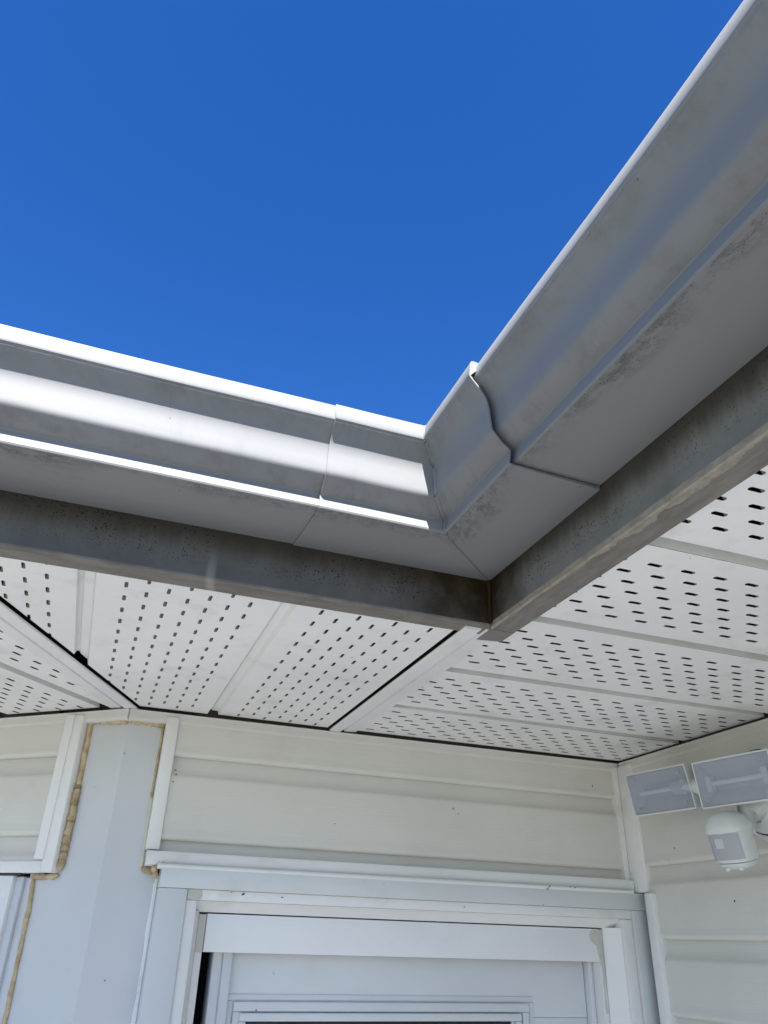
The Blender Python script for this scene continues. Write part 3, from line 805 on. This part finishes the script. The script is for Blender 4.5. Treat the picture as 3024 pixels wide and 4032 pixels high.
def rrect(x0, x1, z0_, z1_, r, y, n=4):
    out = []
    for cx_, cz, a0 in ((x1 - r, z1_ - r, 0), (x0 + r, z1_ - r, 90), (x0 + r, z0_ + r, 180), (x1 - r, z0_ + r, 270)):
        for k in range(n + 1):
            a = R(a0 + 90 * k / n); out.append((cx_ + r * math.cos(a), y, cz + r * math.sin(a)))
    return out
light = empty('floodlight', (2.95, 2.95, 0.3), 'white twin head security floodlight with motion sensor on the right wall', 'floodlight')
def head(o, tau, phi, w, h):
    f = lampframe(o, tau, phi)      # origin = top far corner of the lens
    mb = MB()
    rings = [rrect(0, w, -h, 0, 0.008, 0.0), rrect(-0.002, w + 0.002, -h - 0.002, 0.002, 0.009, -0.012), rrect(0.004, w - 0.004, -h + 0.004, -0.004, 0.010, -0.06),
             rrect(0.05, w - 0.05, -h + 0.035, -0.035, 0.02, -0.115), rrect(0.08, w - 0.08, -h + 0.06, -0.06, 0.02, -0.12)]
    # open-fronted shell: outer rings plus inner rings
    n = len(rings[0])
    inner = [rrect(0.0065, w - 0.0065, -h + 0.0065, -0.0065, 0.004, 0.0), rrect(0.009, w - 0.009, -h + 0.009, -0.009, 0.004, -0.012)]
    vs = [f.p(*q) for r in [inner[1], inner[0]] + rings for q in r]; fs = []
    for k in range(len(rings) + 1):
        for i in range(n):
            j = (i + 1) % n; fs.append((k * n + i, k * n + j, (k + 1) * n + j, (k + 1) * n + i))
    fs.append(tuple((len(rings) + 1) * n + i for i in reversed(range(n))))
    mb.add(vs, fs)
    hd_ = build('lamp_head', mb, M['lamp'], light, smooth=35)
    mb = MB(); rr = [rrect(0.0075, w - 0.0075, -h + 0.0075, -0.0075, 0.004, y) for y in (-0.004, 0.002)]
    loft(mb, f, rr); build('lens', mb, M['lens'], hd_, smooth=35)
    # dished reflector
    mb = MB()
    rr = [rrect(0.0105, w - 0.0105, -h + 0.0105, -0.0105, 0.004, -0.0125), rrect(0.05, w - 0.05, -h * 0.66, -h * 0.34, 0.006, -0.062)]
    loft(mb, f, [[(x, y - 0.003, z) for x, y, z in rr[0]], rr[0], rr[1], [(x, y - 0.003, z) for x, y, z in rr[1]]][1:3], False); build('reflector', mb, M['reflector'], hd_)
    mb = MB(); tube(mb, [f.p(x, -0.030, -h * 0.5) for x in (0.05, w * .3, w * .7, w - 0.05)], [0.011] * 4, 10); build('bulb', mb, M['caulk'], hd_, smooth=60)
    for x in ((w - 0.055,) if o[1] > 3.3 else (0.055, w - 0.055)):
        mb = MB(); loft(mb, f, [rrect(x - 0.013, x + 0.013, -h * 0.5 - 0.034, -h * 0.5 + 0.034, 0.003, y) for y in (-0.05, -0.014)]); build('socket', mb, M['clip'], hd_, smooth=35)
    for (x, z) in ((0.035, -0.035), (w - 0.06, -0.035), (0.035, -h + 0.035), (w - 0.06, -h + 0.035)):
        mb = MB(); tube(mb, [f.p(x, -0.02, z), f.p(x, -0.006, z)], [0.009, 0.009], 12); build('screw', mb, M['reflector'], hd_, smooth=50)
    return f
f1 = head((2.65, 3.542, 0.809), R(12.2), R(-10.4), 0.392, 0.210)
f2 = head((2.65, 3.022, 0.780), R(7.5), R(-11.2), 0.404, 0.206)
# canopy on the wall
mb = MB()
fw = F3((2.98, 2.92, 0.662), (0, -1, 0), (-1, 0, 0), (0, 0, 1))
def ring(r, y, n=40): return [(r * math.cos(2 * math.pi * i / n), y, r * math.sin(2 * math.pi * i / n)) for i in range(n)]
loft(mb, fw, [ring(0.215, -0.03), ring(0.215, 0.012), ring(0.208, 0.020), ring(0.18, 0.026)])
build('mounting_plate', mb, M['lamp'], light, smooth=40)
mb = MB(); loft(mb, fw, [ring(0.192, 0.02), ring(0.192, 0.030)]); build('seal_ring', mb, M['seal'], light, smooth=40)
mb = MB(); loft(mb, fw, [ring(0.186, 0.02), ring(0.186, 0.036), ring(0.172, 0.065), ring(0.14, 0.098), ring(0.09, 0.118), ring(0.02, 0.124)])
build('canopy', mb, M['lamp'], light, smooth=60)
# arms from the canopy to the heads
mb = MB(); tube(mb, [(2.86, 2.96, 0.66), (2.80, 3.08, 0.69), (2.775, 3.20, 0.715), (2.765, 3.30, 0.72)], [0.05, 0.042, 0.036, 0.034], 14); build('arm', mb, M['lamp'], light, smooth=60)
mb = MB(); tube(mb, [(2.86, 2.88, 0.66), (2.80, 2.85, 0.68), (2.77, 2.84, 0.69)], [0.05, 0.042, 0.036], 14); build('arm', mb, M['lamp'], light, smooth=60)
# motion sensor
fs_ = lampframe((2.735, 2.938, 0.44), R(14), R(-16))
def sring(a, b, c, y0=0.0, n=36, e=2.8):
    out = []
    for i in range(n):
        t = 2 * math.pi * i / n; x, y = math.cos(t), math.sin(t)
        out.append((a * math.copysign(abs(x) ** (2 / e), x), y0 + b * math.copysign(abs(y) ** (2 / e), y), c))
    return out
mb = MB()
body = [(-0.088, 0.074, 0.064), (-0.084, 0.083, 0.075), (-0.06, 0.087, 0.080), (0.0, 0.088, 0.081), (0.034, 0.089, 0.082), (0.039, 0.095, 0.092), (0.052, 0.096, 0.094), (0.070, 0.092, 0.090),
        (0.090, 0.080, 0.078), (0.106, 0.062, 0.058), (0.117, 0.038, 0.034), (0.121, 0.010, 0.010)]
loft(mb, fs_, [sring(a, b, c) for c, a, b in body])
sen = build('motion_sensor', mb, M['lamp'], light, smooth=50)
# squarer cylinder so that the window stands just proud of the body
wr2 = []
for c in (-0.070, 0.034):
    row = []
    for (x, y, _) in sring(0.0895, 0.0835, 0, n=72):
        an = math.degrees(math.atan2(y, x))
        if 38 < an < 176: row.append((x, y, c))
    wr2.append(row)
n = len(wr2[0]); mb = MB(); mb.add([fs_.p(*q) for r in wr2 for q in r], [(i, i + 1, n + i + 1, n + i) for i in range(n - 1)])
win_ = build('sensor_window', mb, M['pir'], sen, smooth=60, recalc=False)
row0 = wr2[0]
mid = row0[len(row0) // 2 - 3]
mb = MB(); loft(mb, fs_, [[(mid[0] + x, mid[1] + y, -0.004 + z) for x, y, z in rrect(-0.02, 0.02, -0.018, 0.022, 0.003, yy)] for yy in (-0.004, 0.0012)])
build('sensor_chip', mb, M['reflector'], sen, smooth=40)
mb = MB(); loft(mb, fs_, [sring(0.077, 0.071, -0.0885), sring(0.073, 0.067, -0.098), sring(0.056, 0.050, -0.112), sring(0.04, 0.036, -0.116)])
build('base_cap', mb, M['lamp'], sen, smooth=50)
for (x, y) in ((0.03, 0.045), (-0.03, 0.05)):
    mb = MB(); loft(mb, fs_, [[(x + q[0], y + q[1], c) for q in sring(r, r, 0, n=14, e=2)] for r, c in ((0.014, -0.104), (0.013, -0.1165), (0.010, -0.118))]); build('dial', mb, M['lamp'], sen, smooth=50)
mb = MB(); tube(mb, [fs_.p(0.03, -0.07, 0.03), fs_.p(0.06, -0.11, 0.09), (2.88, 2.89, 0.60)], [0.055, 0.055, 0.06], 14); build('arm', mb, M['lamp'], light, smooth=60)

# ------------------------------------------------------------------ small debris and nail marks
def mark(p, r, parent, stretch=(1, 0, 0), name='dirt_mark'):
    v = Vector(stretch) * r
    mb = MB(); a = Vector(p)
    tube(mb, [tuple(a - v * 1.6), tuple(a - v * 0.5 + Vector((0, 0, r * .3))), tuple(a + v * 0.6), tuple(a + v * 1.7 - Vector((0, 0, r * .3)))], [r * .35, r * 0.9, r * .8, r * .25], 6)
    build(name, mb, M['dirt'], parent, smooth=80)
for (y, z, r, st) in [(3.683, 0.420, 0.0045, (0, .5, .3)), (3.231, 0.304, 0.0048, (0, .6, .3)), (3.251, 0.214, 0.0032, (0, 0, 1)), (3.623, 0.477, 0.0026, (0, 0, 1)), (3.384, 0.426, 0.0024, (0, .2, 1))]:
    mark((3.015 - (0.041 if z > 0.4 or z < 0.3 else 0.02), y, z), r, wC, st)
for (x, z, r, st) in [(2.779, 0.838, 0.0042, (.2, 0, 1)), (2.79, 0.815, 0.0034, (.2, 0, .4)), (0.365, 0.71, 0.003, (1, 0, 0)), (0.372, 0.69, 0.003, (1, 0, .4)), (0.362, 0.655, 0.0026, (1, 0, 0)), (1.9, 0.62, 0.0022, (1, 0, .2)), (1.2, 0.52, 0.002, (1, 0, .5))]:
    mark((x, 4.07 - 0.040, z), r, wB, st)
for (x, z, r, st) in [(2.397, 0.282, 0.0035, (1, 0, .5)), (2.382, 0.268, 0.003, (.7, 0, -.6)), (2.39, 0.274, 0.0026, (.2, 0, 1)), (2.524, 0.284, 0.0028, (1, 0, 0)), (2.556, 0.283, 0.003, (1, 0, .2)), (2.353, 0.192, 0.002, (0, 0, 1)), (1.45, 0.25, 0.0016, (0, 0, 1))]:
    mark((x, 3.960, z), r, dfm, st)
for (x, z, r, st) in [(0.757, 0.176, 0.0045, (1, 0, .7)), (0.70, 0.181, 0.002, (1, 0, 0)), (0.944, 0.170, 0.003, (1, 0, .1)), (1.9, 0.165, 0.0024, (1, 0, .2))]:
    mark((x, 3.982, z), r, dfm, st)
mark((0.914, 4.191, -0.295), 0.003, door, (0, 0, 1))
